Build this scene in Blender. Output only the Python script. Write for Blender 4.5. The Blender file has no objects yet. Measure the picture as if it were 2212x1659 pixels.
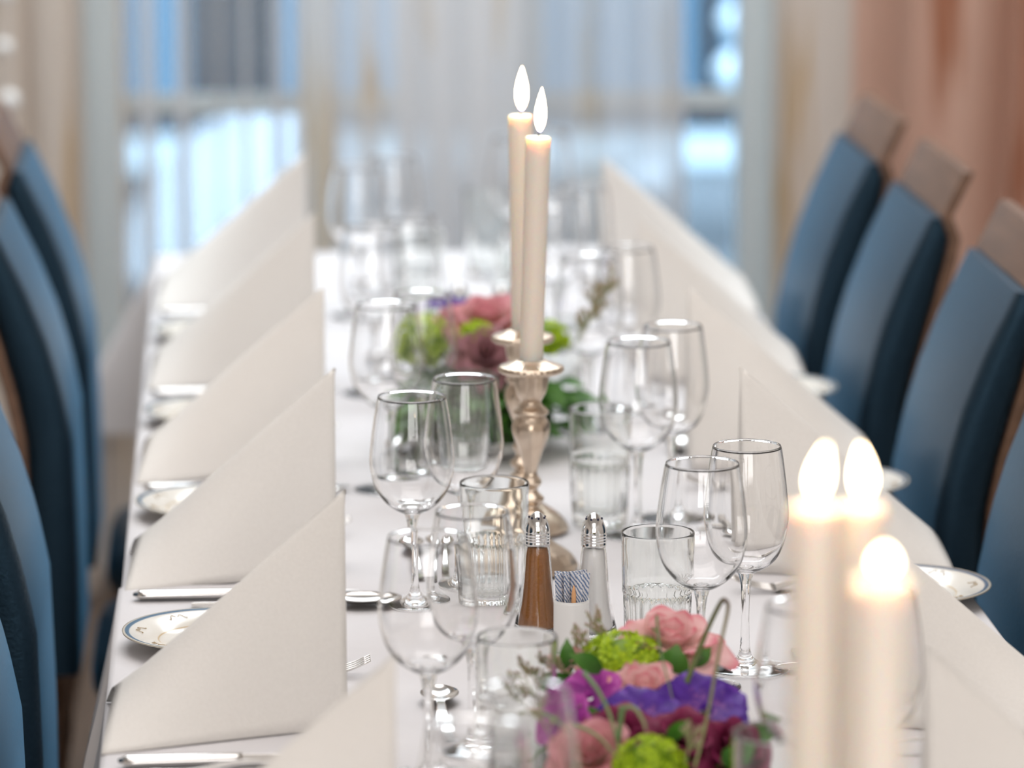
import bpy, math, random
from mathutils import Vector, Matrix, Euler

# ------------------------------------------------------------------ camera, world, light, exposure
random.seed(7)
sc = bpy.context.scene
col = sc.collection
F = 9300.0                       # focal length in pixels of the 2212 px wide frame
TT = 0.75                        # top of the cloth above the floor
CAMH = 0.934                     # camera above the cloth
cam = bpy.data.cameras.new('camera')
cam_o = bpy.data.objects.new('camera', cam); col.objects.link(cam_o)
Yc = Vector((-622 / F, 1716.5 / F, -1)).normalized()
Zc = Vector((0, 1, Yc.y / -Yc.z)).normalized()
Xc = Yc.cross(Zc).normalized()
R = Matrix((Xc, Yc, Zc))         # rows = world axes in camera coords -> maps camera to world
cam_o.matrix_world = Matrix.Translation((0, 0, TT + CAMH)) @ R.to_4x4()
cam.sensor_fit = 'HORIZONTAL'; cam.sensor_width = 36; cam.lens = F / 2212 * 36
cam.clip_start = 0.05; cam.clip_end = 100
cam.dof.use_dof = True; cam.dof.focus_distance = 3.80; cam.dof.aperture_fstop = 3.7
sc.camera = cam_o
sc.view_settings.view_transform = 'Standard'; sc.view_settings.look = 'None'
sc.view_settings.gamma = 1; sc.view_settings.use_curve_mapping = False
sc.view_settings.exposure = 0.18
cy = sc.cycles
cy.use_adaptive_sampling = True; cy.adaptive_threshold = 0.04
cy.max_bounces = 16; cy.transmission_bounces = 16; cy.transparent_max_bounces = 24
cy.diffuse_bounces = 4; cy.glossy_bounces = 5; cy.sample_clamp_indirect = 16; cy.use_denoising = True
cy.caustics_refractive = True; cy.caustics_reflective = False; cy.blur_glossy = 0.3

w = bpy.data.worlds.new('world'); sc.world = w; w.use_nodes = True
w.node_tree.nodes['Background'].inputs[0].default_value = (0.60, 0.78, 1.0, 1)
w.node_tree.nodes['Background'].inputs[1].default_value = 6.0

def area(name, loc, rot, size, size_y, energy, colr, portal=False):
    l = bpy.data.lights.new(name, 'AREA'); l.shape = 'RECTANGLE'; l.size = size; l.size_y = size_y
    l.energy = energy; l.color = colr
    o = bpy.data.objects.new(name, l); col.objects.link(o); o.location = loc; o.rotation_euler = rot
    if portal: l.cycles.is_portal = True
    return o
WALLY = 7.35
area('window_portal', (0.34, WALLY + 0.12, 1.32), (math.radians(-90), 0, 0), 1.5, 2.1, 1, (1, 1, 1), True)
area('ceiling_light_middle', (0.2, 3.9, 2.66), (0, 0, 0), 1.8, 1.8, 23, (1.0, 0.97, 0.96))
area('ceiling_light_near', (0.2, 0.9, 2.66), (0, 0, 0), 1.8, 1.8, 11, (1.0, 0.965, 0.95))
area('fill_light_behind', (0.2, -1.2, 1.9), (math.radians(80), 0, 0), 2.6, 1.4, 59, (1.0, 0.98, 0.97))  # added frontal fill from behind the camera, brightens the upright napkin faces
area('daylight_fill_window', (0.3, 6.2, 2.66), (0, 0, 0), 2.4, 1.0, 52, (0.86, 0.94, 1.0))  # added cool fill overhead, simulates daylight at the window end; no fitting there

# ------------------------------------------------------------------ helpers
def at(X, d, z=0.0):
    """table coordinates (offset from the lens axis, distance) -> world point at height z over the cloth"""
    Z = z / 1.017 - CAMH
    x = (X + 0.0121 * Z) / 1.002
    y = (d + 0.1815 * Z - 0.0645 * x) / 0.9813
    return Vector((x, y, TT + z / 1.017))

def pix(x, y, d):
    """nothing but the inverse of the table chart: chart values of a spot seen at distance d"""
    return ((x - 484) * d / F, 0.95 - (y + 887) * d / F)

class MB:
    def __init__(s): s.v = []; s.f = []; s.t = []; s.m = []
    def vert(s, p, t=0.0):
        s.v.append(tuple(p)); s.t.append(t); return len(s.v) - 1
    def face(s, idx, m=0): s.f.append(tuple(idx)); s.m.append(m)
    def grid(s, fn, nu, nv, close_u=False, tf=None, m=0):
        base = len(s.v)
        for j in range(nv + 1):
            for i in range(nu if close_u else nu + 1):
                s.vert(fn(i / nu, j / nv), tf(i / nu, j / nv) if tf else j / nv)
        n = nu if close_u else nu + 1
        for j in range(nv):
            for i in range(nu):
                a = base + j * n + i; b = base + j * n + (i + 1) % n
                s.face((a, b, b + n, a + n), m)
        return base
    def lathe(s, prof, seg=32, rf=None, m=0, cap0=False, cap1=False, off=(0, 0, 0)):
        base = len(s.v)
        for k, (r, z) in enumerate(prof):
            for i in range(seg):
                a = 2 * math.pi * i / seg
                rr = r * (rf(a, z, k) if rf else 1)
                s.vert((off[0] + rr * math.cos(a), off[1] + rr * math.sin(a), off[2] + z), k / max(1, len(prof) - 1))
        for k in range(len(prof) - 1):
            for i in range(seg):
                a = base + k * seg + i; b = base + k * seg + (i + 1) % seg
                s.face((a, b, b + seg, a + seg), m)
        if cap0: s.face([base + i for i in range(seg)][::-1], m)
        if cap1: s.face([base + (len(prof) - 1) * seg + i for i in range(seg)], m)
    def tube(s, pts, r, seg=8, m=0, tf=None):
        n = len(pts); pts = [Vector(p) for p in pts]; base = len(s.v)
        ref = Vector((0, 0, 1))
        for k, p in enumerate(pts):
            t = (pts[min(k + 1, n - 1)] - pts[max(k - 1, 0)]).normalized()
            if abs(t.dot(ref)) > .97: ref = Vector((1, 0, 0))
            a = t.cross(ref).normalized(); b = t.cross(a)
            rr = r[k] if isinstance(r, (list, tuple)) else r
            for i in range(seg):
                an = 2 * math.pi * i / seg
                s.vert(p + a * rr * math.cos(an) + b * rr * math.sin(an), tf(k / (n - 1)) if tf else k / (n - 1))
        for k in range(n - 1):
            for i in range(seg):
                x = base + k * seg + i; y = base + k * seg + (i + 1) % seg
                s.face((x, y, y + seg, x + seg), m)
        s.face([base + i for i in range(seg)][::-1], m); s.face([base + (n - 1) * seg + i for i in range(seg)], m)
    def box(s, x0, x1, y0, y1, z0, z1, m=0):
        b = len(s.v)
        for z in (z0, z1):
            for (x, y) in ((x0, y0), (x1, y0), (x1, y1), (x0, y1)): s.vert((x, y, z))
        for q in ((0, 3, 2, 1), (4, 5, 6, 7), (0, 1, 5, 4), (1, 2, 6, 5), (2, 3, 7, 6), (3, 0, 4, 7)):
            s.face([b + i for i in q], m)
    def ball(s, c, r, seg=8, rings=6, sq=(1, 1, 1), t=0.5, m=0):
        b = len(s.v)
        for k in range(rings + 1):
            ph = math.pi * k / rings
            for i in range(seg):
                a = 2 * math.pi * i / seg
                s.vert((c[0] + r * sq[0] * math.sin(ph) * math.cos(a), c[1] + r * sq[1] * math.sin(ph) * math.sin(a), c[2] - r * sq[2] * math.cos(ph)), t)
        for k in range(rings):
            for i in range(seg):
                x = b + k * seg + i; y = b + k * seg + (i + 1) % seg
                s.face((x, y, y + seg, x + seg), m)
    def build(s, name, mats, parent=None, smooth=True, loc=None, rot=None, merge=False):
        me = bpy.data.meshes.new(name); me.from_pydata(s.v, [], s.f); me.update()
        if not isinstance(mats, (list, tuple)): mats = [mats]
        for m in mats: me.materials.append(m)
        if len(mats) > 1: me.polygons.foreach_set('material_index', s.m)
        a = me.attributes.new('t', 'FLOAT', 'POINT'); a.data.foreach_set('value', s.t)
        me.polygons.foreach_set('use_smooth', [bool(smooth)] * len(me.polygons))
        if smooth == 'auto': me.set_sharp_from_angle(angle=math.radians(35))
        o = bpy.data.objects.new(name, me); col.objects.link(o)
        if parent: o.parent = parent
        if loc is not None: o.location = loc
        if rot is not None: o.rotation_euler = rot
        return o

def bevel(o, wd, seg=2):
    m = o.modifiers.new('b', 'BEVEL'); m.width = wd; m.segments = seg; m.limit_method = 'ANGLE'; return o
def empty(name, loc=(0, 0, 0), rz=0):
    o = bpy.data.objects.new(name, None); col.objects.link(o); o.location = loc; o.rotation_euler = (0, 0, rz)
    o.empty_display_size = .03
    return o
def tag(o, label, cat, group=None, kind=None):
    o['label'] = label; o['category'] = cat
    if group: o['group'] = group
    if kind: o['kind'] = kind
    return o
def struct(o): o['kind'] = 'structure'; return o
def kids(o): return [c for c in bpy.data.objects if c.parent == o]
def dup(o, parent=None):
    c = o.copy(); col.objects.link(c)
    if parent: c.parent = parent
    for ch in KIDS.setdefault(o.name, kids(o)): dup(ch, c)
    return c
KIDS = {}
class Maker:
    """builds one of a kind and hands out copies of it"""
    def __init__(s, fn): s.fn = fn; s.first = None; s.used = False
    def get(s, loc, rz=0):
        if s.first is None: s.first = s.fn()
        if not s.used: o = s.first; s.used = True
        else: o = dup(s.first)
        o.location = loc; o.rotation_euler = (0, 0, rz)
        return o

# ------------------------------------------------------------------ materials
def mat(name, base=(.8, .8, .8), rough=.5, metal=0, spec=.5, sss=0, trans=0, ior=1.5, sheen=0):
    m = bpy.data.materials.new(name); m.use_nodes = True
    b = m.node_tree.nodes['Principled BSDF']
    b.inputs['Base Color'].default_value = (*base, 1); b.inputs['Roughness'].default_value = rough
    b.inputs['Metallic'].default_value = metal; b.inputs['Specular IOR Level'].default_value = spec
    b.inputs['IOR'].default_value = ior; b.inputs['Transmission Weight'].default_value = trans
    b.inputs['Subsurface Weight'].default_value = sss
    b.inputs['Sheen Weight'].default_value = sheen
    return m
def nt(m): return m.node_tree, m.node_tree.nodes['Principled BSDF']
def node(t, ty, **kw):
    n = t.nodes.new(ty)
    for k, v in kw.items():
        if k in n.inputs: n.inputs[k].default_value = v
        else: setattr(n, k, v)
    return n
def ramp(t, fac, stops, interp='LINEAR'):
    r = t.nodes.new('ShaderNodeValToRGB'); cr = r.color_ramp; cr.interpolation = interp
    while len(cr.elements) < len(stops): cr.elements.new(.5)
    for e, (p, c) in zip(cr.elements, stops): e.position = p; e.color = (*c, 1)
    t.links.new(fac, r.inputs[0]); return r.outputs[0]
def noise_col(m, stops, scale=20, detail=3, stretch=None, bump=0, coord='Object'):
    t, b = nt(m); tc = t.nodes.new('ShaderNodeTexCoord'); src = tc.outputs[coord]
    if stretch:
        mp = t.nodes.new('ShaderNodeMapping'); mp.inputs['Scale'].default_value = stretch
        t.links.new(src, mp.inputs[0]); src = mp.outputs[0]
    n = node(t, 'ShaderNodeTexNoise', Scale=scale, Detail=detail); t.links.new(src, n.inputs['Vector'])
    t.links.new(ramp(t, n.outputs[0], stops), b.inputs['Base Color'])
    if bump:
        bp = node(t, 'ShaderNodeBump', Strength=bump, Distance=.002); t.links.new(n.outputs[0], bp.inputs['Height'])
        t.links.new(bp.outputs[0], b.inputs['Normal'])
    return m
def t_col(m, stops, nscale=0, namt=.1, coord='Object'):
    """pigment that runs along a petal or leaf (attribute t), broken up with noise"""
    t, b = nt(m); a = node(t, 'ShaderNodeAttribute', attribute_name='t'); fac = a.outputs['Fac']
    if nscale:
        n = node(t, 'ShaderNodeTexNoise', Scale=nscale, Detail=3.0)
        tc = t.nodes.new('ShaderNodeTexCoord'); t.links.new(tc.outputs[coord], n.inputs['Vector'])
        ma = node(t, 'ShaderNodeMath', operation='MULTIPLY_ADD'); ma.inputs[1].default_value = namt
        t.links.new(n.outputs[0], ma.inputs[0]); t.links.new(fac, ma.inputs[2])
        sb = node(t, 'ShaderNodeMath', operation='SUBTRACT'); sb.inputs[1].default_value = namt * .5
        t.links.new(ma.outputs[0], sb.inputs[0]); fac = sb.outputs[0]
    t.links.new(ramp(t, fac, stops), b.inputs['Base Color']); return m

M = {}
M['cloth'] = noise_col(mat('tablecloth_linen', rough=.85, spec=.2), [(.3, (.72, .70, .71)), (.7, (.76, .74, .75))], 9, 3, bump=.25)
M['napkin'] = noise_col(mat('napkin_paper', rough=.9, spec=.15), [(.3, (.82, .79, .75)), (.7, (.85, .82, .78))], 400, 2, bump=.12)
M['glass'] = mat('clear_glass', (1, 1, 1), 0.0, trans=1, ior=1.47)
M['glass_thick'] = mat('tumbler_glass', (.985, 1, .99), 0.0, trans=1, ior=1.5)
M['silver'] = mat('polished_steel', (.72, .70, .68), .14, 1)
M['chrome'] = mat('chrome_cap', (.80, .80, .80), .1, 1)
M['candlestick'] = noise_col(mat('warm_silver', rough=.28, metal=1), [(.3, (.60, .48, .37)), (.7, (.74, .62, .50))], 60, 3, bump=.3)
M['wood'] = noise_col(mat('beech', rough=.45), [(.3, (.125, .066, .038)), (.7, (.185, .10, .060))], 7, 4, (1, 1, 9))
M['darkwood'] = noise_col(mat('dark_oak_floor', rough=.4), [(.3, (.075, .05, .035)), (.7, (.12, .08, .06))], 5, 4, (8, 1, 1))
M['blue'] = noise_col(mat('blue_upholstery', rough=.42, spec=.5, sheen=.40), [(.3, (.005, .012, .020)), (.7, (.008, .017, .028))], 260, 2, bump=.3)
b = M['blue'].node_tree.nodes['Principled BSDF']; b.inputs['Sheen Tint'].default_value = (.13, .44, .78, 1); b.inputs['Specular Tint'].default_value = (.35, .68, 1, 1); b.inputs['Sheen Roughness'].default_value = .28
M['porcelain'] = mat('porcelain', (.72, .68, .62), .18)
M['china'] = mat('white_china', (.84, .83, .81), .3)
M['gold'] = mat('gold_print', (.42, .30, .16), .5)
M['wallpaint'] = noise_col(mat('wall_paint', rough=.9), [(.3, (.74, .68, .62)), (.7, (.78, .72, .66))], 3, 2)
M['ceil'] = mat('ceiling_paint', (.85, .84, .82), .9)
M['frame'] = mat('window_frame_paint', (.70, .80, .83), .5)
M['pepper'] = noise_col(mat('ground_spice', rough=.95), [(.3, (.30, .115, .025)), (.7, (.42, .17, .045))], 900, 2)
M['salt'] = mat('salt', (.96, .95, .94), .9)
M['leaf'] = t_col(mat('leaf_green', rough=.45, sss=0), [(0, (.03, .10, .01)), (.6, (.06, .20, .02)), (1, (.10, .25, .03))], 60, .3)
M['grassblade'] = t_col(mat('grass_blade', rough=.5), [(0, (.10, .22, .07)), (.6, (.22, .30, .13)), (1, (.30, .28, .14))])
M['reed'] = t_col(mat('bent_reed', rough=.5), [(0, (.14, .20, .04)), (.45, (.10, .05, .03)), (.7, (.20, .17, .06)), (1, (.26, .30, .10))])
M['rose'] = t_col(mat('rose_petal', rough=.6), [(0, (.86, .72, .50)), (.35, (.88, .62, .56)), (.84, (.87, .52, .52)), (1, (.76, .18, .24))], 40, .25)
M['palerose'] = t_col(mat('pale_rose_petal', rough=.6), [(0, (.78, .62, .45)), (.5, (.76, .42, .40)), (1, (.68, .25, .30))], 40, .25)
M['mauve'] = t_col(mat('mauve_rose_petal', rough=.6), [(0, (.30, .17, .13)), (.6, (.35, .17, .17)), (1, (.45, .20, .24))], 40, .25)
M['burgundy'] = t_col(mat('burgundy_petal', rough=.6), [(0, (.10, .0, .02)), (.6, (.18, .008, .05)), (1, (.30, .02, .10))], 40, .3)
M['purple'] = t_col(mat('orchid_petal', rough=.5), [(0, (.40, .14, .50)), (.28, (.10, .02, .34)), (.55, (.14, .035, .44)), (.8, (.075, .015, .30)), (1, (.20, .06, .52))], 260, .9)
M['magenta'] = t_col(mat('magenta_petal', rough=.55), [(0, (.25, .02, .25)), (.5, (.45, .04, .38)), (1, (.60, .10, .48))], 90, .4)
M['lime'] = t_col(mat('snowball_floret', rough=.6), [(0, (.20, .34, .004)), (.6, (.42, .60, .010)), (1, (.60, .74, .03))], 100, .3)
M['moss'] = noise_col(mat('moss_base', rough=.95), [(.3, (.012, .03, .006)), (.7, (.05, .09, .02))], 40, 3)
M['limonium'] = mat('limonium_stem', (.32, .34, .14), .7)
M['limbud'] = mat('limonium_bud', (.55, .30, .32), .7)
M['wick'] = mat('wick', (.02, .02, .05), .9)
M['birch'] = mat('birch_toothpick', (.72, .38, .18), .7)

for k in ('rose', 'palerose', 'mauve', 'purple', 'magenta', 'burgundy', 'leaf', 'lime'):     # light passes through petals
    t, b = nt(M[k]); out = t.nodes['Material Output']
    tr = t.nodes.new('ShaderNodeBsdfTranslucent'); mx = node(t, 'ShaderNodeMixShader'); mx.inputs[0].default_value = .3
    l = b.inputs['Base Color'].links[0].from_socket
    t.links.new(l, tr.inputs[0]); t.links.new(b.outputs[0], mx.inputs[1]); t.links.new(tr.outputs[0], mx.inputs[2]); t.links.new(mx.outputs[0], out.inputs[0])

wax = mat('candle_wax', (.82, .76, .68), .45, sss=1)
wax.node_tree.nodes['Principled BSDF'].inputs['Subsurface Radius'].default_value = (1.0, .60, .36)
wax.node_tree.nodes['Principled BSDF'].inputs['Subsurface Scale'].default_value = .014
M['wax'] = wax
fl = bpy.data.materials.new('flame'); fl.use_nodes = True
t = fl.node_tree; t.nodes.clear(); e = t.nodes.new('ShaderNodeEmission'); o_ = t.nodes.new('ShaderNodeOutputMaterial')
a_ = node(t, 'ShaderNodeAttribute', attribute_name='t')
t.links.new(ramp(t, a_.outputs['Fac'], [(0, (.25, .3, 1.0)), (.10, (1, .62, .30)), (.3, (1, .80, .52)), (1, (1, .72, .42))]), e.inputs[0])
e.inputs[1].default_value = 22; t.links.new(e.outputs[0], o_.inputs[0]); M['flame'] = fl

# plate glaze: blue band at the edge, fine gold line round the well
t, b = nt(M['porcelain']); tc = t.nodes.new('ShaderNodeTexCoord'); sx = t.nodes.new('ShaderNodeSeparateXYZ'); t.links.new(tc.outputs['Object'], sx.inputs[0])
cb = t.nodes.new('ShaderNodeCombineXYZ'); t.links.new(sx.outputs[0], cb.inputs[0]); t.links.new(sx.outputs[1], cb.inputs[1])
vl = node(t, 'ShaderNodeVectorMath', operation='LENGTH'); t.links.new(cb.outputs[0], vl.inputs[0])
mu = node(t, 'ShaderNodeMath', operation='MULTIPLY'); mu.inputs[1].default_value = 10.0; t.links.new(vl.outputs['Value'], mu.inputs[0])
W_ = (.74, .70, .63)
t.links.new(ramp(t, mu.outputs[0], [(0, W_), (.475, W_), (.485, (.50, .33, .12)), (.497, W_), (.742, W_), (.752, (.06, .14, .24)), (.782, (.05, .12, .20)), (.79, (.60, .55, .46))]), b.inputs['Base Color'])

# toothpick paper: fine blue stripes
M['paper'] = mat('striped_sleeve_paper', rough=.7)
t, b = nt(M['paper']); tc = t.nodes.new('ShaderNodeTexCoord'); mp = t.nodes.new('ShaderNodeMapping'); mp.inputs['Rotation'].default_value = (0, .6, .4)
t.links.new(tc.outputs['Object'], mp.inputs[0]); wv = node(t, 'ShaderNodeTexWave', Scale=130.0, Distortion=5.0, Detail=2.0); t.links.new(mp.outputs[0], wv.inputs[0])
t.links.new(ramp(t, wv.outputs[0], [(.0, (.07, .15, .32)), (.36, (.45, .48, .56)), (1, (.78, .77, .79))]), b.inputs['Base Color'])

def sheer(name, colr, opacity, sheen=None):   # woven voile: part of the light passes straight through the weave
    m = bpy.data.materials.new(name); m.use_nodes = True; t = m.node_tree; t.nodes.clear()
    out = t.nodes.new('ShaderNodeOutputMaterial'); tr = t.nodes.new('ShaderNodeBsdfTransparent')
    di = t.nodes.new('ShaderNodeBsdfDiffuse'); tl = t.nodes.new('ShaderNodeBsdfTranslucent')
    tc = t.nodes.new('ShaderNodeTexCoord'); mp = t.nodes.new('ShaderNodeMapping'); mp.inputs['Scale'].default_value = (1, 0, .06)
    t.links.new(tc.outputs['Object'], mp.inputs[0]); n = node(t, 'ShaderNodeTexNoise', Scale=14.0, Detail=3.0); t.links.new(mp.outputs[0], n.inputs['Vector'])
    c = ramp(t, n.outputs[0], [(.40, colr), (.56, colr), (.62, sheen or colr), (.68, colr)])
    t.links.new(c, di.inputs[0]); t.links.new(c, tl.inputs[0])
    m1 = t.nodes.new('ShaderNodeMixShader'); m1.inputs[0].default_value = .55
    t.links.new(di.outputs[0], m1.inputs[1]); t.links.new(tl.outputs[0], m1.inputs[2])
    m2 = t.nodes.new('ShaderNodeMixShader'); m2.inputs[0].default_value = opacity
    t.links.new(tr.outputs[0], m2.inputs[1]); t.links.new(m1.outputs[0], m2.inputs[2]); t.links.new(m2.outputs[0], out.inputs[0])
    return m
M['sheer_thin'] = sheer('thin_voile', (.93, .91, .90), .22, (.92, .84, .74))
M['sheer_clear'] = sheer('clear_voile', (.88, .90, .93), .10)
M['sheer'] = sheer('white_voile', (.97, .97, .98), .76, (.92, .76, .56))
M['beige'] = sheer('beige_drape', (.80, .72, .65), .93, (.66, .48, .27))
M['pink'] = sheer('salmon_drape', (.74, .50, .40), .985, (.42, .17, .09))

# ------------------------------------------------------------------ room shell
def simple_box(name, a, m, parent=None, bv=0):
    mb = MB(); mb.box(*a); o = mb.build(name, m, parent, smooth=False)
    if bv: bevel(o, bv)
    return o
X0, X1, YB = -2.4, 2.3, -1.6
struct(simple_box('floor', (X0, X1, YB, WALLY + .2, -.05, 0), M['darkwood']))
struct(simple_box('ceiling', (X0, X1, YB, WALLY + .2, 2.7, 2.75), M['ceil']))
struct(simple_box('wall_left', (X0 - .1, X0, YB, WALLY + .2, 0, 2.7), M['wallpaint']))
struct(simple_box('wall_right', (X1, X1 + .1, YB, WALLY + .2, 0, 2.7), M['wallpaint']))
struct(simple_box('wall_front', (X0, X1, YB - .1, YB, 0, 2.7), M['wallpaint']))
WX0, WX1, WZ0, WZ1 = -.25, .94, .30, 2.35
mb = MB(); mb.box(X0, WX0, WALLY, WALLY + .2, 0, 2.7); mb.box(WX1, X1, WALLY, WALLY + .2, 0, 2.7)
mb.box(WX0, WX1, WALLY, WALLY + .2, 0, WZ0); mb.box(WX0, WX1, WALLY, WALLY + .2, WZ1, 2.7)
struct(mb.build('wall_back', M['wallpaint'], smooth=False))
win = struct(empty('window_1', (0, WALLY + .08, 0)))
fw = .045
def bar(nm, x0, x1, z0, z1, dd=.025):
    o = simple_box(nm, (x0, x1, -dd, dd, z0, z1), M['frame'], win); bevel(o, .006); return o
bar('window_frame', WX0, WX0 + .06, WZ0, WZ1, .04); bar('window_frame', WX1 - .06, WX1, WZ0, WZ1, .04)
bar('window_frame', WX0 + .06, WX1 - .06, WZ0, WZ0 + .06, .04); bar('window_frame', WX0 + .06, WX1 - .06, WZ1 - .06, WZ1, .04)
MX = [.155, .51]
for x in MX: bar('mullion', x - .03, x + .03, WZ0 + .06, WZ1 - .06, .03)
xs = [WX0 + .06] + [v for x in MX for v in (x - .03, x + .03)] + [WX1 - .06]
for i in range(0, 6, 2):
    for zz in (.81, 1.50): bar('glazing_bar', xs[i], xs[i + 1], zz - .018, zz + .018, .018)
    for (z0, z1) in ((WZ0 + .06, .792), (.828, 1.482), (1.518, WZ1 - .06)):
        o = simple_box('pane', (xs[i], xs[i + 1], -.002, .002, z0, z1), M['glass'], win)
# panes are thin float glass: straight transmission with a faint reflection
pm = bpy.data.materials.new('float_glass'); pm.use_nodes = True; t = pm.node_tree; t.nodes.clear()
out = t.nodes.new('ShaderNodeOutputMaterial'); tr = t.nodes.new('ShaderNodeBsdfTransparent'); tr.inputs[0].default_value = (.93, .97, .98, 1)
gl = node(t, 'ShaderNodeBsdfGlossy', Roughness=0.02); fr = node(t, 'ShaderNodeFresnel', IOR=1.45); mx = t.nodes.new('ShaderNodeMixShader')
t.links.new(fr.outputs[0], mx.inputs[0]); t.links.new(tr.outputs[0], mx.inputs[1]); t.links.new(gl.outputs[0], mx.inputs[2]); t.links.new(mx.outputs[0], out.inputs[0])
for c in kids(win):
    if c.name.startswith('pane'): c.data.materials[0] = pm
sill = simple_box('window_sill', (WX0 - .05, WX1 + .05, WALLY - .09, WALLY + .02, WZ0 - .03, WZ0), M['frame'], None, .004); struct(sill)

# ------------------------------------------------------------------ outside the window
M['pave'] = noise_col(mat('wet_paving', rough=.6), [(.38, (.035, .04, .045)), (.50, (.09, .095, .095)), (.62, (.20, .205, .205))], .9, 3)
M['snow'] = mat('snow', (.45, .46, .47), .8)
M['facade'] = noise_col(mat('facade_render', rough=.9), [(.3, (.025, .026, .03)), (.7, (.04, .042, .047))], 2, 2)
M['bluelit'] = bpy.data.materials.new('blue_lit_glass'); M['bluelit'].use_nodes = True
b = M['bluelit'].node_tree.nodes['Principled BSDF']; b.inputs['Base Color'].default_value = (.06, .12, .17, 1)
b.inputs['Emission Color'].default_value = (.05, .15, .26, 1); b.inputs['Emission Strength'].default_value = 1.0
M['bluelamp'] = bpy.data.materials.new('blue_lamp'); M['bluelamp'].use_nodes = True
b = M['bluelamp'].node_tree.nodes['Principled BSDF']; b.inputs['Emission Color'].default_value = (.22, .55, .85, 1); b.inputs['Emission Strength'].default_value = .85
struct(simple_box('ground_outside', (-30, 30, WALLY + .2, 40, -.25, -.1), M['pave']))
fac = empty('building', (0, 13.5, -.1))
simple_box('facade', (-12, 14, 0, 4, 0, 9), M['facade'], fac)
for k in range(9):
    x = -3.35 + k * .70
    simple_box('window', (x, x + (.42 if k % 3 else .62), -.04, .0, .16, 1.9), M['bluelit'], fac)
simple_box('plinth', (-12, 14, -.12, -.05, 0, .10), M['frame'], fac)
tag(fac, 'dark building across the yard with blue lit windows behind the sheer curtain', 'building')
mb = MB()
mb.grid(lambda u, v: (math.cos(2 * math.pi * u) * (1 - v) ** .6 * .42, math.sin(2 * math.pi * u) * (1 - v) ** .6 * .5, .42 * (1 - (1 - v) ** 1.6) + .03 * math.sin(9 * u) * v), 24, 8, True)
sn = mb.build('snow_heap', M['snow'], loc=(.09, 11.5, -.1)); tag(sn, 'rounded pale snow heap outside behind the window panes', 'snow heap')
for i, (px, py, D) in enumerate(((1402, 385, 11.6), (1612, 150, 12.6), (1618, 40, 13.2))):
    Xq, zq = pix(px, py, D); p = at(Xq, D, zq)
    mb = MB(); mb.ball((0, 0, 0), .055 if i == 0 else .075, 12, 8, (1.2, .8, .8)); l = empty('garden_lamp', (p.x, p.y, -.1))
    g = mb.build('lamp_globe', M['bluelamp'], l, loc=(0, 0, max(.12, p.z + .1)))
    mb = MB(); mb.tube([(0, 0, 0), (0, 0, max(.08, p.z + .06))], .015); mb.build('post', M['facade'], l)
    tag(l, ['round pale blue garden lamp glowing low outside, nearest the table', 'blue garden lamp glowing outside beside the beige drape', 'small far blue lamp above the other lamps outside'][i], 'lamp', 'blue lamps outside the window')

# ------------------------------------------------------------------ curtains
def curtain(name, x0, x1, y, m, wave=.075, amp=.03, loop=.5, seed=0, z0=.03, z1=2.6, taper=0, n=None, axis='x', sway=.02):
    rnd = random.Random(seed); ph = [rnd.uniform(0, 6.28) for _ in range(6)]
    n = n or int((x1 - x0) / wave * 14)
    mb = MB(); c = (x0 + x1) / 2
    def f(u, v):
        s = x0 + (x1 - x0) * u; k = 2 * math.pi * s / wave + 1.3 * math.sin(5 * s + ph[0]) + .9 * math.sin(11 * s + ph[1])
        a = amp * (.75 + .35 * math.sin(7 * s + ph[2])) * (.75 + .25 * v)
        xx = s - loop * a * math.sin(k) + sway * math.sin(3 * v + ph[3] + 4 * u) * (1 - v)
        xx = c + (xx - c) * (1 - taper * (1 - v))
        yy = a * math.cos(k + .5 * math.sin(4 * v + ph[4]))
        zz = z0 + (z1 - z0) * v
        return (xx, y + yy, zz) if axis == 'x' else (y + yy, xx, zz)
    mb.grid(f, n, 14)
    return mb.build(name, m)
def xat(px, D): return ((px - 484) * D / F - .008)
C = 7.15
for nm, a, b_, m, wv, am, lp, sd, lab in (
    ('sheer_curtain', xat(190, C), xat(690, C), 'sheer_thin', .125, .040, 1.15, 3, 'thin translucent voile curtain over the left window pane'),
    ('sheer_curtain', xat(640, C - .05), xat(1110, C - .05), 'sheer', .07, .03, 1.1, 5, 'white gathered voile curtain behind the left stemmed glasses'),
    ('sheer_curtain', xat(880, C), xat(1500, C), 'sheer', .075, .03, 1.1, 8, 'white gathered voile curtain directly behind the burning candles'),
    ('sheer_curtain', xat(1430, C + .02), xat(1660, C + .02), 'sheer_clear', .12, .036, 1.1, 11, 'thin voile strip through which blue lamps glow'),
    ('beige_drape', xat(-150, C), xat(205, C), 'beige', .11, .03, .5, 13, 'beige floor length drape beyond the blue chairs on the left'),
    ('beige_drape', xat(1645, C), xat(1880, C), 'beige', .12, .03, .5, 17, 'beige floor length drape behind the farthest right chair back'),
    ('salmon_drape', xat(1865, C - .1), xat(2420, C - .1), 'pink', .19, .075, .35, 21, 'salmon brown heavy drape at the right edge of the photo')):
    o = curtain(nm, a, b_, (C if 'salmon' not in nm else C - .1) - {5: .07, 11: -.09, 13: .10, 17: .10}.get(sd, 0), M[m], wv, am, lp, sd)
    tag(o, lab, 'curtain', {'sheer_curtain': 'white voile curtains at the window', 'beige_drape': 'beige side drapes', 'salmon_drape': None}[nm])
sc1 = bpy.data.objects['sheer_curtain']
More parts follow.
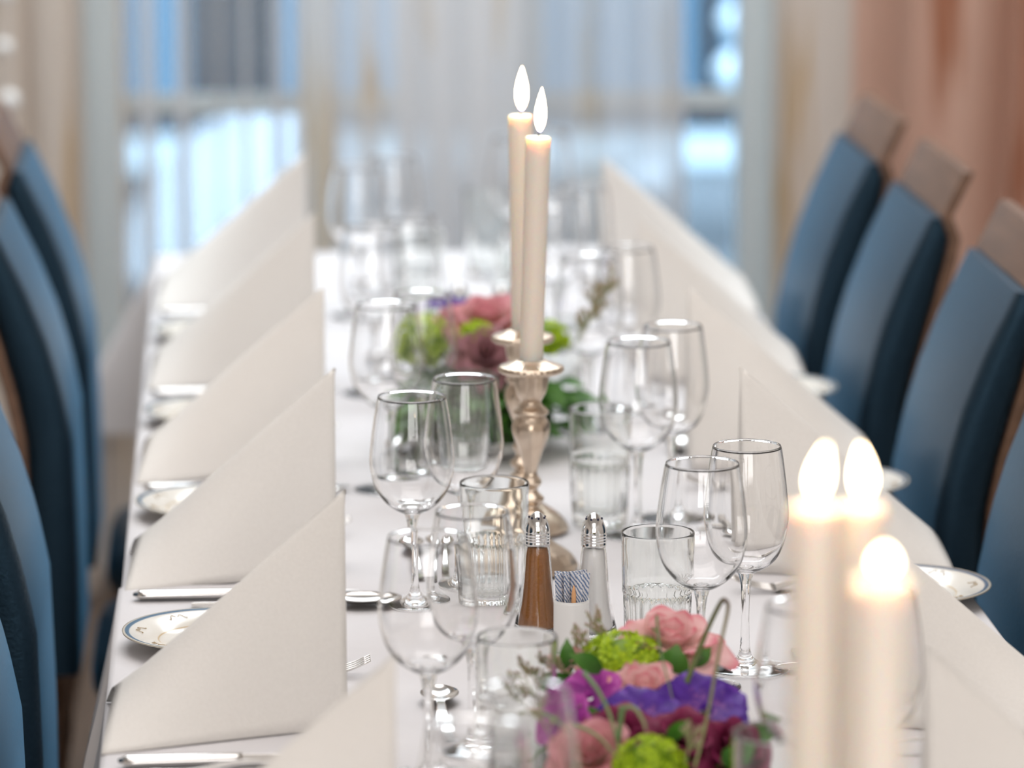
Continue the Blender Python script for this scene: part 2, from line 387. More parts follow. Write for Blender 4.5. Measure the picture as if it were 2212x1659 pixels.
for k, (px, x2, w_, zt) in enumerate(((300, 318, .020, .0), (400, 392, .018, .0), (522, 528, .012, .0), (612, 604, .020, .0), (575, 590, .010, 0), (255, 262, .012, 0))):
    mb = MB()
    mb.grid(lambda u, v: (xat(px + (x2 - px) * math.sin(min(1, v * 3) * 1.57), C - .08) + w_ * (u - .5) * (1 + .35 * math.sin(5 * v + k)), C - .085 + .016 * math.cos(u * 9.4) , .06 + 2.5 * v), 14, 18)
    o = mb.build('gathered_fold', M['sheer'], sc1)
rod = empty('curtain_rod', (0, C - .03, 2.635))
mb = MB(); mb.tube([(-1.2, 0, 0), (1.9, 0, 0)], .014, 12); mb.build('rod', M['darkwood'], rod)
for x in (-1.2, 1.9):
    mb = MB(); mb.ball((x, 0, 0), .03, 12, 8); mb.build('finial', M['darkwood'], rod)
tag(rod, 'dark wooden curtain rod above the voile curtains', 'curtain rod')
bs = empty('bead_string', at(*pix(30, 0, 6.9)[:1], 6.9, 0.3)); bs.location = (xat(18, 6.9), 6.85, 0)
mb = MB(); mb.tube([(0, 0, .75), (0, 0, 2.5)], .0015, 5); mb.build('cord', M['china'], bs)
for i in range(12):
    mb = MB(); mb.ball((.004 * math.sin(i * 2), 0, .80 + i * .085), .013 + .003 * (i % 2), 10, 8); mb.build('bead', M['china'], bs)
tag(bs, 'hanging string of pale beads in front of the left beige drape', 'bead string')

# ------------------------------------------------------------------ table and cloths
EL, ER = -.106, .690
Y_END = at(.3, 6.18).y
tb = empty('dining_table', ((EL + ER) / 2, 3.9, 0))
o = simple_box('tabletop', (-(ER - EL) / 2 + .006, (ER - EL) / 2 - .006, -2.9, Y_END - 3.9 - .006, .715, .744), M['wood'], tb); bevel(o, .004)
for sx in (-1, 1):
    for y in (-2.7, -.9, .9, Y_END - 3.9 - .25):
        mb = MB(); mb.tube([(sx * .29, y, 0), (sx * .29, y, .715)], [.022, .028], 12); mb.build('leg', M['wood'], tb)
tag(tb, 'long narrow dining table hidden under the white tablecloths', 'table')

def cloth(name, ya, yb, end_drop, lift, drop, seed, near_flare):
    mb = MB(); W = ER - EL; L = yb - ya; r = .006
    us = [-drop + drop * i / 10 for i in range(10)] + [-.002] + [W * i / 34 for i in range(35)] + [W + .002] + [W + drop * (i + 1) / 10 for i in range(10)]
    ns = int(L / .03); vs = [ya + L * i / ns for i in range(ns + 1)]
    if end_drop: vs += [yb + end_drop * (i + 1) / 10 for i in range(10)]
    rnd = random.Random(seed); p = [rnd.uniform(0, 6.28) for _ in range(8)]
    def pos(u, y):
        a = 0; sx = 0
        if u < 0: a = -u; sx = -1; x = EL
        elif u > W: a = u - W; sx = 1; x = ER
        else: x = EL + u
        b = max(0, y - yb); yy = min(y, yb)
        z = -max(a, b)
        if a > 0 or b > 0:
            wv = .5 + .5 * math.sin(y * 21 + p[0] + 1.3 * math.sin(y * 6 + p[1])); wv2 = .5 + .5 * math.sin(x * 26 + p[2])
            dn = (y - ya)
            fl_ = .46 * math.exp(-dn / .10) if near_flare == 1 else (.20 * math.exp(-(yb - y) / 1.5) if near_flare == 2 and y < yb else 0)
            if b > 0: fl_ = .5 * math.exp(-0.0)
            if sx < 0 and a > 0: x -= .003 + a * (.06 * wv * min(1, a / .1)) + a * fl_ * (1 if b == 0 else .9) * (1 if (b > 0 or near_flare) else 1)
            elif sx > 0 and a > 0: x += .001 + (a * fl_ * .8 if b > 0 else 0)
            if b > 0:
                yy = yb + .003 + b * (.08 * wv2) + (.35 * min(a, b) if a > 0 else 0)
        else:
            z += .0006 * math.sin(x * 9 + p[3]) * math.sin(y * 4 + p[4])
        z += lift * (1 if (a == 0 and b == 0) else 1)
        if sx and a > 0: x += sx * lift
        return (x, yy, TT + z - .0005)
    idx = {}
    for j, y in enumerate(vs):
        for i, u in enumerate(us): idx[i, j] = mb.vert(pos(u, y))
    for j in range(len(vs) - 1):
        for i in range(len(us) - 1): mb.face((idx[i, j], idx[i + 1, j], idx[i + 1, j + 1], idx[i, j + 1]))
    o = mb.build(name, M['cloth']); return o
y_seam = at(0, 4.10).y
# corner of the far cloth flares; the near cloth overlaps it and flares where it starts
c1 = cloth('tablecloth', at(0, 3.95).y, Y_END, .26, 0, .262, 3, 0)
tag(c1, 'white tablecloth over the window end of the table', 'tablecloth', 'white tablecloths')
c2 = cloth('tablecloth', 1.3, y_seam, 0, .0022, .262, 9, 2)
tag(c2, 'white tablecloth over the camera end of the table, overlapping the other', 'tablecloth', 'white tablecloths')
def on(X, d, z=0.0):
    p = at(X, d, z)
    p.z += .0024 if p.y < y_seam else .0006
    return p

# ------------------------------------------------------------------ chairs
PZ = [(-.30, 0), (-.15, .0), (-.02, .004), (.04, .016), (.092, .031), (.15, .053), (.215, .084), (.29, .120)]
def back_x(z):
    z -= TT
    for (a, fa), (b, fb) in zip(PZ, PZ[1:]):
        if z <= b: return -(fa + (fb - fa) * (z - a) / (b - a))
    return -PZ[-1][1]
def make_chair():
    t = empty('dining_chair'); HW = .21; BW = .160
    def sweep(z0, z1, hw, th, off, rnd, name, m, n=18, thf=None, flat=False):
        mb = MB(); prof = []
        K = 5
        for (cx, cy_, a0) in ((-rnd, hw - rnd, 0), (-th + rnd, hw - rnd, 90), (-th + rnd, -hw + rnd, 180), (-rnd, -hw + rnd, 270)):
            for k in range(K): 
                a = math.radians(a0 + 90 * k / (K - 1)); prof.append((cx + rnd * math.cos(a), cy_ + rnd * math.sin(a)))
        np_ = len(prof)
        for j in range(n + 1):
            v = j / n; v = 1 - (1 - v) ** 1.6 if thf else v; z = z0 + (z1 - z0) * v
            wk = 1 + .10 * max(0, (.75 - z) / .3)
            for (px, py) in prof:
                k = (thf(z) / th) if thf else 1
                # front face follows the measured profile, the back of the pad lies on the wooden panel
                mb.vert((back_x(z) + off(z) + px * k, py * wk * (1 if not thf or z1 - z > .02 else 1 - .02 * (1 - (z1 - z) / .02)), z), v)
        for j in range(n):
            for i in range(np_):
                a = j * np_ + i; b = j * np_ + (i + 1) % np_; mb.face((a, b, b + np_, a + np_))
        mb.face(list(range(np_))[::-1]); mb.face([n * np_ + i for i in range(np_)])
        return mb.build(name, m, t, smooth='auto')
    PT = TT + .217
    def pad_t(z):
        e = min(1, max(0, (PT - z) / .16)); return .010 + .042 * math.sqrt(1 - (1 - e) ** 2)
    sweep(.46, PT, BW, .052, lambda z: 0, .018, 'backrest', M['blue'], 24, pad_t)
    sweep(.40, TT + .270, BW, .013, lambda z: -pad_t(z) - .0005, .003, 'back_panel', M['wood'], 24)
    # seat cushion
    mb = MB()
    def seat(u, v):
        a = 2 * math.pi * u; sx = math.copysign(abs(math.cos(a)) ** .35, math.cos(a)); sy = math.copysign(abs(math.sin(a)) ** .35, math.sin(a))
        ring = [(0, .425), (.97, .425), (1, .435), (1, .455), (.97, .468), (.8, .474), (0, .478)][int(round(v * 6))]
        return (.215 + .205 * sx * ring[0], HW * sy * ring[0], ring[1])
    mb.grid(seat, 40, 6, True); mb.build('seat', M['blue'], t)
    mb = MB(); mb.box(.02, .41, -HW + .01, HW - .01, .385, .425); bevel(mb.build('seat_frame', M['wood'], t, smooth=False), .004)
    for sy in (-1, 1):
        mb = MB(); mb.tube([(.39, sy * (HW - .03), .40), (.40, sy * (HW - .025), 0)], [.02, .014], 12); mb.build('leg', M['wood'], t)
        mb = MB(); mb.tube([(-.045, sy * (HW - .02), .42), (-.05, sy * (HW - .02), .25), (-.09, sy * (HW - .015), 0)], [.019, .018, .013], 12); mb.build('leg', M['wood'], t)
    return t
chairs = Maker(make_chair)
for i, (d, b) in enumerate(((5.59, -.166), (5.05, -.168), (4.15, -.170), (3.60, -.172))):
    p = at(b, d); c = chairs.get((p.x, p.y, 0), 0)
    tag(c, ['blue upholstered chair nearest the window on the left side of the table',
            'blue upholstered chair second from the window on the left side',
            'dark blue chair third from the window on the left side, a gap before it',
            'dark blue chair at the lower left corner, nearest the camera on the left side'][i], 'chair', 'chairs along the left side')
for i, (d, b) in enumerate(((5.66, .738), (5.18, .738), (4.65, .740), (4.12, .742))):
    p = at(b, d); c = chairs.get((p.x, p.y, 0), math.pi)
    tag(c, ['blue chair with wooden top rail nearest the window on the right side',
            'blue chair with wooden top rail second from the window on the right side',
            'blue chair with wooden top rail third from the window, cut by the right edge',
            'dark blue chair nearest the camera on the right side, wooden top out of view'][i], 'chair', 'chairs along the right side')

# ------------------------------------------------------------------ table setting pieces
def make_napkin(seed=0):
    rnd = random.Random(seed); k1, k2 = rnd.uniform(-.006, .006), rnd.uniform(-.006, .006)
    mb = MB()
    def f(u, v):
        u2 = u; h = .197 + (.030 - .197) * u2; x = .098 - .196 * u2
        tt = (v - .5) * 2; wf = .028 + .062 * u2 ** 1.1; wb = .028 + .055 * u2
        wd = wf if tt < 0 else wb
        y = wd * tt + k1 * math.sin(u * 3) * (1 - abs(tt))
        z = h * (1 - abs(tt) ** (1.22 + .5 * u2))
        x += .004 * math.sin(3 * v + k2 * 100) * u
        return (x - (.006 * abs(tt) if u > .9 else 0), y, z)
    mb.grid(f, 26, 36)
    o = mb.build('napkin', M['napkin'])
    s = o.modifiers.new('s', 'SOLIDIFY'); s.thickness = .0022; s.offset = 1
    return o
def make_plate():
    mb = MB()
    prof = [(0, .004), (.025, .004), (.044, .005), (.049, .0075), (.056, .0105), (.07, .0140), (.0795, .0162), (.0810, .0160), (.0808, .0148), (.072, .0118), (.05, .0045), (.045, .0008), (.042, .0002), (0, .001)]
    mb.lathe([(max(r, .0002), z) for r, z in prof], 72); t = empty('bread_plate'); mb.build('dish', M['porcelain'], t)
    mb = MB()
    for k in range(7):
        a0 = 2 * math.pi * k / 7
        for s_ in (-1, 1):
            pts = []
            for i in range(15):
                q = i / 14; rr = .0655 + .0035 * math.sin(q * 5.5) ; an = a0 + s_ * (.02 + q * .13); zz = .0105 + (rr - .056) * .245 + .0004
                pts.append((rr * math.cos(an), rr * math.sin(an), zz + .0003))
            mb.tube(pts, .00032, 4)
    o = mb.build('scroll_ornament', M['gold'], t); o['label'] = 'thin gilt scrolls printed on the rim'
    return t
def strip(mb, stations, thick=.0018):
    """stations: (x, halfwidth, z, dip); a flat bar along x with a dished cross-section"""
    n = len(stations); K = 8
    for side in (0, 1):
        base = len(mb.v)
        for (x, hw, z, dip) in stations:
            for i in range(K + 1):
                q = i / K * 2 - 1
                mb.vert((x, hw * q, z - dip * (1 - q * q) - (thick * (1 - .6 * q * q) if side else 0)))
        for j in range(n - 1):
            for i in range(K):
                a = base + j * (K + 1) + i; fc = (a, a + 1, a + K + 2, a + K + 1); mb.face(fc if not side else fc[::-1])
    off = n * (K + 1)
    for j in range(n - 1):
        for i in (0, K):
            a = j * (K + 1) + i; fc = (a, a + K + 1, a + K + 1 + off, a + off); mb.face(fc if i else fc[::-1])
    return mb
def handle(L0, L1, w0=.009, w1=.0035):
    st = []
    for i in range(13):
        q = i / 12; x = L0 + (L1 - L0) * q
        hw = w0 + (w1 - w0) * min(1, q * 1.25) ** .8
        if q < .05: hw *= .7
        z = .0035 + .009 * math.sin(math.pi * min(1, max(0, (q - .3) / .9))) ** 1
        st.append((x, hw, z, 0))
    return st
def make_spoon(L=.19, bw=.021, bl=.062, name='spoon'):
    t = empty(name); mb = MB(); hs = handle(-L / 2, L / 2 - bl, .0085); strip(mb, hs, .0025); mb.build('handle', M['silver'], t)
    mb = MB(); st = []
    z0 = hs[-1][2]; x0 = L / 2 - bl
    for i in range(17):
        q = i / 16; hw = max(.0036 if q < .12 else .0004, bw * (math.sin(math.pi * min(1, q * .96 + .02)) ** .62))
        z = z0 + (.010 - z0) * min(1, q * 2) - .001 * q
        dip = .0065 * math.sin(math.pi * q) ** .8
        st.append((x0 + bl * q, hw, z, dip))
    strip(mb, st, .0013); mb.build('bowl', M['silver'], t); return t
def make_fork(L=.195):
    t = empty('fork'); mb = MB(); hs = handle(-L / 2, L / 2 - .065, .0085); strip(mb, hs, .0025); mb.build('handle', M['silver'], t)
    mb = MB(); z0 = hs[-1][2]; x0 = L / 2 - .065; st = []
    for i in range(7):
        q = i / 6; st.append((x0 + .022 * q, .0036 + .0085 * math.sin(q * math.pi / 2) ** 1.4, z0 - (z0 - .004) * q, 0))
    strip(mb, st, .0018); mb.build('fork_root', M['silver'], t)
    for k in range(4):
        mb = MB(); y = -.0102 + k * .0068; pts = []
        for i in range(9):
            q = i / 8; pts.append((x0 + .021 + .044 * q, y, .0033 + .0125 * q ** 1.8))
        mb.tube(pts, [.0017 - .0009 * (i / 8) for i in range(9)], 8); mb.build('tine', M['silver'], t)
    return t
def make_knife(L=.22):
    t = empty('knife')
    mb = MB(); n = 14
    def f(u, v):
        a = 2 * math.pi * u; q = v; x = -L / 2 + .10 * q
        e = math.sin(math.pi * min(1, q * .5 + .5 if q > .5 else 1)) 
        s = 1 if 0 < j_end(q) else .3
        return (x, (.0088 - .0022 * q) * math.cos(a) * s, .0052 + .0046 * math.sin(a) * s)
    def j_end(q): return q if q < .001 else 1
    mb.grid(f, 16, n, True, tf=None); mb.face(list(range(16))[::-1]); mb.face([n * 16 + i for i in range(16)]); mb.build('handle', M['silver'], t)
    mb = MB(); st = []
    for i in range(15):
        q = i / 14; hw = .0062 + .0038 * math.sin(min(1, q * 1.3) * math.pi / 2)
        if q > .85: hw *= math.sqrt(max(.02, 1 - ((q - .85) / .15) ** 2))
        st.append((-L / 2 + .098 + .122 * q, hw, .0068 - .002 * q, 0))
    strip(mb, st, .0016); mb.build('blade', M['silver'], t); return t

# --- glasses: one profile, cut into foot, stem and bowl so that the solid stays closed
def smooth_prof(pts, n):
    out = []
    P = [pts[0]] + list(pts) + [pts[-1]]
    for i in range(1, len(P) - 2):
        for k in range(n):
            q = k / n; a, b, c, d = P[i - 1], P[i], P[i + 1], P[i + 2]
            out.append(tuple(.5 * ((2 * b[j]) + (-a[j] + c[j]) * q + (2 * a[j] - 5 * b[j] + 4 * c[j] - d[j]) * q * q + (-a[j] + 3 * b[j] - 3 * c[j] + d[j]) * q ** 3) for j in (0, 1)))
    out.append(tuple(pts[-1])); return out
def make_wine(rb=.0395, H=.198, name='wine_glass'):
    t = empty(name); rr = rb * .80; wl = .0007
    foot = [(.0004, .0006), (.012, .0004), (.030, .0002), (.0345, .0006), (.0352, .0016), (.0335, .0024), (.024, .0040), (.013, .0066), (.0070, .0110), (.0046, .0180)]
    stem = [(.0046, .0180), (.0038, .032), (.0036, .050), (.0040, .068), (.0052, .079), (.0075, .0865)]
    outer = [(.0075, .0865), (.016, .0905), (.026, .0985), (rb * .88, .112), (rb, .133), (rb * .975, .153), (rb * .90, .176), (rr + .0012, H - .006), (rr, H - .0005)]
    s = MB(); s.lathe(smooth_prof(foot, 3), 48); s.build('foot', M['glass'], t)
    s = MB(); s.lathe(smooth_prof(stem, 4), 24); s.build('stem', M['glass'], t)
    po = smooth_prof(outer, 5)
    inner = [(rr - wl, H - .0005), (rr + .0012 - wl, H - .006), (rb * .90 - wl, .176), (rb * .975 - wl, .153), (rb - wl, .133), (rb * .88 - wl, .1127), (.026 - .0010, .1000), (.0152, .0925), (.006, .0905), (.0003, .0902)]
    pi_ = smooth_prof(inner, 5)
    s = MB(); s.lathe(po[:-1] + [(rr + .0002, H - .0022), (rr, H - .0008), (rr - wl * .25, H - .0002), (rr - wl * .5, H), (rr - wl * .75, H - .0002), (rr - wl, H - .0008), (rr + .0002 - wl, H - .0022)] + pi_[1:], 64); s.build('bowl', M['glass'], t)
    return t
def make_tumbler():
    t = empty('tumbler'); H = .121
    def flute(a, z, k):
        if z > .0665 or k > 18: return 1
        e = min(1, max(0, (.0665 - z) / .008)); e *= 1 if z > .004 else .3
        return 1 - .070 * e * abs(math.sin(a * 11)) ** .5 + .012 * e
    po = [(.0002, .0008), (.020, .0006), (.026, .0005), (.0274, .002), (.0278, .008), (.0284, .02), (.0290, .035), (.0295, .047), (.0298, .055), (.0300, .060), (.0301, .0635), (.0304, .0660), (.0311, .0675), (.0312, .0695), (.0308, .0715), (.0310, .074), (.0313, .083), (.0316, .095), (.0320, .108), (.0322, H - .003), (.0322, H - .0012), (.0319, H - .0003), (.0314, H)]
    inn = [(.0309, H - .0001), (.0305, H - .0008), (.0304, H - .0015), (.0303, H - .003), (.0301, .108), (.0297, .095), (.0293, .083), (.0289, .074), (.0285, .069), (.0280, .064), (.0272, .05), (.0262, .03), (.0256, .018), (.0225, .0125), (.012, .0118), (.0002, .0116)]
    s = MB(); s.lathe(po + inn, 132, flute); o = s.build('fluted_body', M['glass_thick'], t)
    return t

wineA = Maker(lambda: make_wine()); wineB = Maker(lambda: make_wine(.0372, .200, 'wine_glass'))
tumb = Maker(make_tumbler); plateM = Maker(make_plate); spoonM = Maker(make_spoon); teaM = Maker(lambda: make_spoon(.135, .015, .045, 'teaspoon'))
dsM = Maker(lambda: make_spoon(.165, .0165, .055, 'dessert_spoon'))
forkM = Maker(make_fork); knifeM = Maker(make_knife)

ORD = ['nearest the camera', 'second from the camera', 'third from the camera', 'fourth from the camera', 'fifth from the camera', 'farthest, beside the window']
def side(s): return 'left' if s == 'L' else 'right'
LK = [3.05, 3.60, 4.17, 4.66, 5.20, 5.76]
RK = [3.08, 3.63, 4.19, 4.67, 5.20, 5.72]
rnd = random.Random(5)
naps = [make_napkin(0), make_napkin(4), make_napkin(9)]
used = set()
def nap(i, p, rz):
    o = naps[i % 3]
    if i % 3 in used: o = dup(o)
    used.add(i % 3); o.location = p; o.rotation_euler = (0, 0, rz); return o
n = 0
for s, KS in (('L', LK), ('R', RK)):
    for k, d in enumerate(KS):
        sg = 1 if s == 'L' else -1
        cx = {'L': .010, 'R': .598}[s] + rnd.uniform(-.003, .003)
        if s == 'L' and k == 0: cx = .024
        if s == 'L' and k in (1,): cx = .004
        rz0 = 0 if s == 'L' else math.pi
        o = nap(n, on(cx, d, .0005), rz0 + rnd.uniform(-.03, .03)); n += 1
        tag(o, 'cream folded napkin standing on the %s side of the table, %s' % (side(s), ORD[k]), 'napkin', 'folded napkins on the %s side' % side(s))
        def put(mk, X, dd, rz, what, cat, lab, z=.0):
            o = mk.get(on(X, d + dd, z), rz); tag(o, '%s at the %s place setting, %s' % (lab, side(s), ORD[k]), cat, '%s on the %s side' % (what, side(s))); return o
        def j(a=.03): return rnd.uniform(-a, a)
        if s == 'L':
            if k < 5: put(plateM, -.010 if k else -.01, .262 if k == 1 else .25, j(1), 'bread plates', 'plate', 'cream bread plate with blue rim')
            put(knifeM, .025, -.128, j(.02), 'knives', 'knife', 'polished steel table knife')
            put(spoonM, .030 + (.035 if k == 2 else 0), -.160, j(.05), 'soup spoons', 'spoon', 'polished steel soup spoon')
            put(forkM, .030, .150, j(.03), 'forks', 'fork', 'polished steel fork with raised tines')
            put(dsM, .182, .01 if k == 1 else .03, math.pi / 2 + j(.05), 'dessert spoons', 'spoon', 'steel dessert spoon laid lengthwise')
            if k in (2, 3): put(teaM, .212, .05, math.pi / 2 + j(.05), 'teaspoons', 'teaspoon', 'small steel teaspoon laid lengthwise')
        else:
            if k < 5: put(plateM, .638, -.15 if k > 1 else -.22, j(1), 'bread plates', 'plate', 'cream bread plate with blue rim')
            put(knifeM, .585, .150, math.pi + j(.02), 'knives', 'knife', 'polished steel table knife')
            put(forkM, .575, -.115 if k > 1 else -.125, math.pi + j(.03), 'forks', 'fork', 'polished steel fork with raised tines')
            put(dsM, .507, .13, -math.pi / 2 + j(.05), 'dessert spoons', 'spoon', 'steel dessert spoon laid lengthwise')
# glasses: (maker, X, d) per setting
G = {('L', 0): [('A', .168, 2.86), ('B', .206, 2.95), ('T', .236, 2.84)],
     ('L', 1): [('A', .163, 3.43), ('B', .203, 3.515), ('T', .232, 3.414)],
     ('L', 2): [('A', .176, 4.02), ('B', .229, 4.10), ('T', .251, 4.00)],
     ('L', 3): [('A', .172, 4.54), ('B', .212, 4.60), ('T', .257, 4.55)],
     ('L', 4): [('A', .175, 5.08), ('B', .222, 5.16), ('T', .255, 5.06)],
     ('L', 5): [('A', .175, 5.62), ('B', .225, 5.70), ('T', .255, 5.60)],
     ('R', 0): [('A', .432, 3.20), ('B', .487, 3.24), ('T', .400, 3.13)],
     ('R', 1): [('A', .411, 3.715), ('B', .457, 3.78), ('T', .381, 3.79)],
     ('R', 2): [('A', .415, 4.32), ('B', .457, 4.40), ('T', .381, 4.37)],
     ('R', 3): [('A', .412, 4.86), ('B', .460, 4.92), ('T', .378, 4.90)],
     ('R', 4): [('A', .410, 5.36), ('B', .452, 5.42), ('T', .372, 5.43)],
     ('R', 5): [('A', .400, 5.90), ('B', .445, 5.96), ('T', .365, 5.96)]}
for (s, k), gl_ in G.items():
    for (ty, X, d) in gl_:
        mk = {'A': wineA, 'B': wineB, 'T': tumb}[ty]
        o = mk.get(on(X, d), rnd.uniform(0, 6))
        nm = {'A': 'empty wine glass with wider bowl', 'B': 'empty wine glass with narrower bowl', 'T': 'clear fluted water tumbler'}[ty]
        tag(o, '%s at the %s place setting, %s' % (nm, side(s), ORD[k]), 'glass', {'A': 'wider wine glasses', 'B': 'narrower wine glasses', 'T': 'fluted tumblers'}[ty])

# ------------------------------------------------------------------ candlesticks and candles
def make_stick():
    t = empty('candlestick')
    foot = [(.0005, .0), (.038, .0), (.0455, .002), (.0462, .005), (.0440, .0075), (.0425, .0105), (.0370, .0170), (.0290, .0225), (.0205, .0285), (.0135, .037), (.0098, .046)]
    mb = MB(); mb.lathe(smooth_prof(foot, 3), 60, lambda a, z, k: 1 + (.018 * math.cos(a * 20) if .006 < z < .03 else 0)); mb.build('foot', M['candlestick'], t)
    st = [(.0098, .046), (.0088, .050), (.0125, .0545), (.0130, .0575), (.0090, .061), (.0075, .064), (.0118, .068), (.0128, .071), (.0095, .0745), (.0068, .078), (.0070, .081), (.0098, .0845), (.0102, .088), (.0078, .0915), (.0062, .096), (.0078, .105), (.0120, .119), (.0165, .131), (.0180, .139), (.0170, .146), (.0140, .151), (.0165, .1535), (.0172, .156), (.0150, .1585), (.0115, .162), (.0098, .166)]
    mb = MB(); mb.lathe(smooth_prof(st, 3), 48, lambda a, z, k: 1 + (.03 * math.cos(a * 8) if .10 < z < .146 else 0)); mb.build('stem', M['candlestick'], t)
    cup = [(.0098, .166), (.0110, .168), (.0150, .176), (.0168, .186), (.0178, .194), (.0170, .197)]
    mb = MB(); mb.lathe(smooth_prof(cup, 3), 48, lambda a, z, k: 1 + .045 * abs(math.cos(a * 6)) - .02); mb.build('cup', M['candlestick'], t)
    pan = [(.0125, .1985), (.0165, .1975), (.022, .1945), (.0275, .1935), (.0305, .1960), (.0308, .1985), (.0290, .2005), (.0240, .2020), (.0170, .2045), (.0135, .2065), (.0125, .2060)]
    mb = MB(); mb.lathe(smooth_prof(pan, 3), 120, lambda a, z, k: 1 + .035 * abs(math.cos(a * 15))); mb.build('drip_pan', M['candlestick'], t)
    return t
def make_candle(h, lean=0, leany=0, fh=.043, fr=.0062, twist=0, r0=.0113, r1=.0122):
    t = empty('candle'); mb = MB()
    prof = [(.0003, 0), (r0 * .98, 0), (r0, .003)] + [(r0 + (r1 - r0) * i / 8, .003 + (h - .006) * i / 8) for i in range(1, 9)] + [(r1 * .985, h - .0012), (r1 * .93, h), (r1 * .80, h - .0006), (r1 * .45, h - .0028), (.0003, h - .0032)]
    mb.lathe(prof, 40); mb.build('wax', M['wax'], t)
    mb = MB(); mb.tube([(0, 0, h - .003), (.0004, 0, h + .003), (.0016, 0, h + .0075), (.0032, 0, h + .0095)], .0009, 6); mb.build('wick', M['wick'], t)
    mb = MB()
    def f(u, v):
        a = 2 * math.pi * u; r = fr * (math.sin(math.pi * v ** .80) ** .85 if 0 < v < 1 else 0) * (1 - .25 * v)
        return (r * math.cos(a) + .0015 + twist * v * v, r * math.sin(a), h + .0045 + fh * v)
    mb.grid(f, 20, 18, True); mb.build('flame', M['flame'], t)
    l = bpy.data.lights.new('candle_light', 'POINT'); l.energy = .32; l.color = (1, .62, .32); l.shadow_soft_size = .006
    lo = bpy.data.objects.new('candle_light', l); col.objects.link(lo); lo.parent = t; lo.location = (.0015, 0, h + .012)
    t.rotation_euler = (leany, lean, 0)
    return t
stickM = Maker(make_stick)
for i, (X, d, h, lean, fh, fr, tw, rr_, lab, slab) in enumerate((
    (.297, 4.17, .222, .030, .043, .0060, .0008, 0, 'tall ivory candle burning in the front candlestick, behind the shakers', 'silver candlestick just behind the salt and pepper shakers'),
    (.301, 4.34, .222, -.012, .044, .0068, .0010, 0, 'tall ivory candle burning just behind the other centre candle', 'silver candlestick half hidden behind the front centre one'),
    (.3417, 2.53, .2185, 0, .030, .0058, .0045, .0022, 'ivory candle leftmost of the blurred trio at the lower right', 'candlestick under the leftmost candle of the blurred near trio'),
    (.3815, 2.62, .199, 0, .032, .0066, -.002, .0026, 'ivory candle in the middle of the blurred trio at lower right', 'candlestick under the middle candle of the blurred near trio'),
    (.349, 2.33, .222, 0, .013, .0062, .0, .0030, 'lowest and nearest ivory candle of the blurred trio, flame a round ball', 'candlestick under the nearest candle of the blurred trio'))):
    p = on(X, d); o = stickM.get(p, rnd.uniform(0, 1))
    tag(o, slab, 'candlestick', 'silver candlesticks')
    c = make_candle(h, lean, 0, fh, fr, tw, .0113 + rr_, .0120 + rr_); c.location = (p.x, p.y, p.z + .1995)
    tag(c, lab, 'candle', 'burning candles')

# ------------------------------------------------------------------ shakers and toothpick holders
def make_shaker(cm):
    t = empty('shaker')
    body = [(.0003, .0006), (.018, .0003), (.0212, .0012), (.0218, .004), (.0205, .011), (.0180, .022), (.0158, .034), (.0142, .048), (.0130, .062), (.0120, .074), (.0108, .083), (.0090, .087), (.0003, .0872)]
    inner = [(.0003, .0855), (.0085, .0850), (.0094, .081), (.0106, .074), (.0116, .062), (.0128, .048), (.0143, .034), (.0164, .022), (.0186, .011), (.0186, .006), (.016, .0045), (.0003, .0042)]
    mb = MB(); mb.lathe(smooth_prof(body, 3), 32, lambda a, z, k: 1 - .02 * abs(math.sin(a * 4))); mb.lathe(inner, 32); mb.build('glass_body', M['glass'], t)
    cont = [(.0003, .0048), (.0158, .0050), (.0180, .008), (.0178, .011), (.0156, .022), (.0136, .034), (.0121, .048), (.0110, .062), (.0100, .074), (.0088, .081), (.0003, .083)]
    mb = MB(); mb.lathe(cont, 32); mb.build('contents', cm, t)
    cap = [(.0112, .0835), (.0116, .084), (.0112, .0865), (.0112, .0870), (.0118, .0880), (.0112, .0893), (.0118, .0905), (.0112, .0918), (.0118, .0930), (.0113, .0942), (.0114, .0962), (.0108, .1000), (.0093, .1045), (.0070, .1085), (.0042, .1118), (.0015, .1135), (.0002, .1138)]
    mb = MB(); mb.lathe(smooth_prof(cap, 2), 40); cp = mb.build('cap', M['chrome'], t)
    mb = MB()
    for k in range(7):
        a = 2 * math.pi * k / 7 + .2; mb.ball((.0073 * math.cos(a), .0073 * math.sin(a), .1085), .0011, 6, 4)
    o = mb.build('hole', M['wick'], cp); o['kind'] = 'stuff'
    return t
pepM = Maker(lambda: make_shaker(M['pepper'])); salM = Maker(lambda: make_shaker(M['salt']))
def make_holder():
    t = empty('toothpick_holder')
    mb = MB(); mb.lathe(smooth_prof([(.0003, .0), (.0145, .0), (.0158, .0012), (.0160, .01), (.0160, .044), (.0156, .0462), (.0146, .0466), (.0138, .0455), (.0136, .04), (.0136, .006), (.0003, .005)], 2), 40); mb.build('cup', M['china'], t)
    return t
holM = Maker(make_holder)
def make_pick(bare):
    if bare:
        mb = MB(); mb.tube([(0, 0, 0), (0, 0, .048), (0, 0, .056)], [.0022, .0021, .0006], 8); return mb.build('toothpick', M['birch'])
    t = empty('wrapped_toothpick')
    mb = MB(); mb.box(-.0030, .0030, -.0007, .0007, 0, .0655); mb.build('paper_sleeve', M['paper'], t, smooth=False)
    mb = MB(); mb.tube([(-.0004, .0008, .003), (-.0004, .0008, .060)], .0009, 6); mb.build('stick', M['birch'], t)
    return t
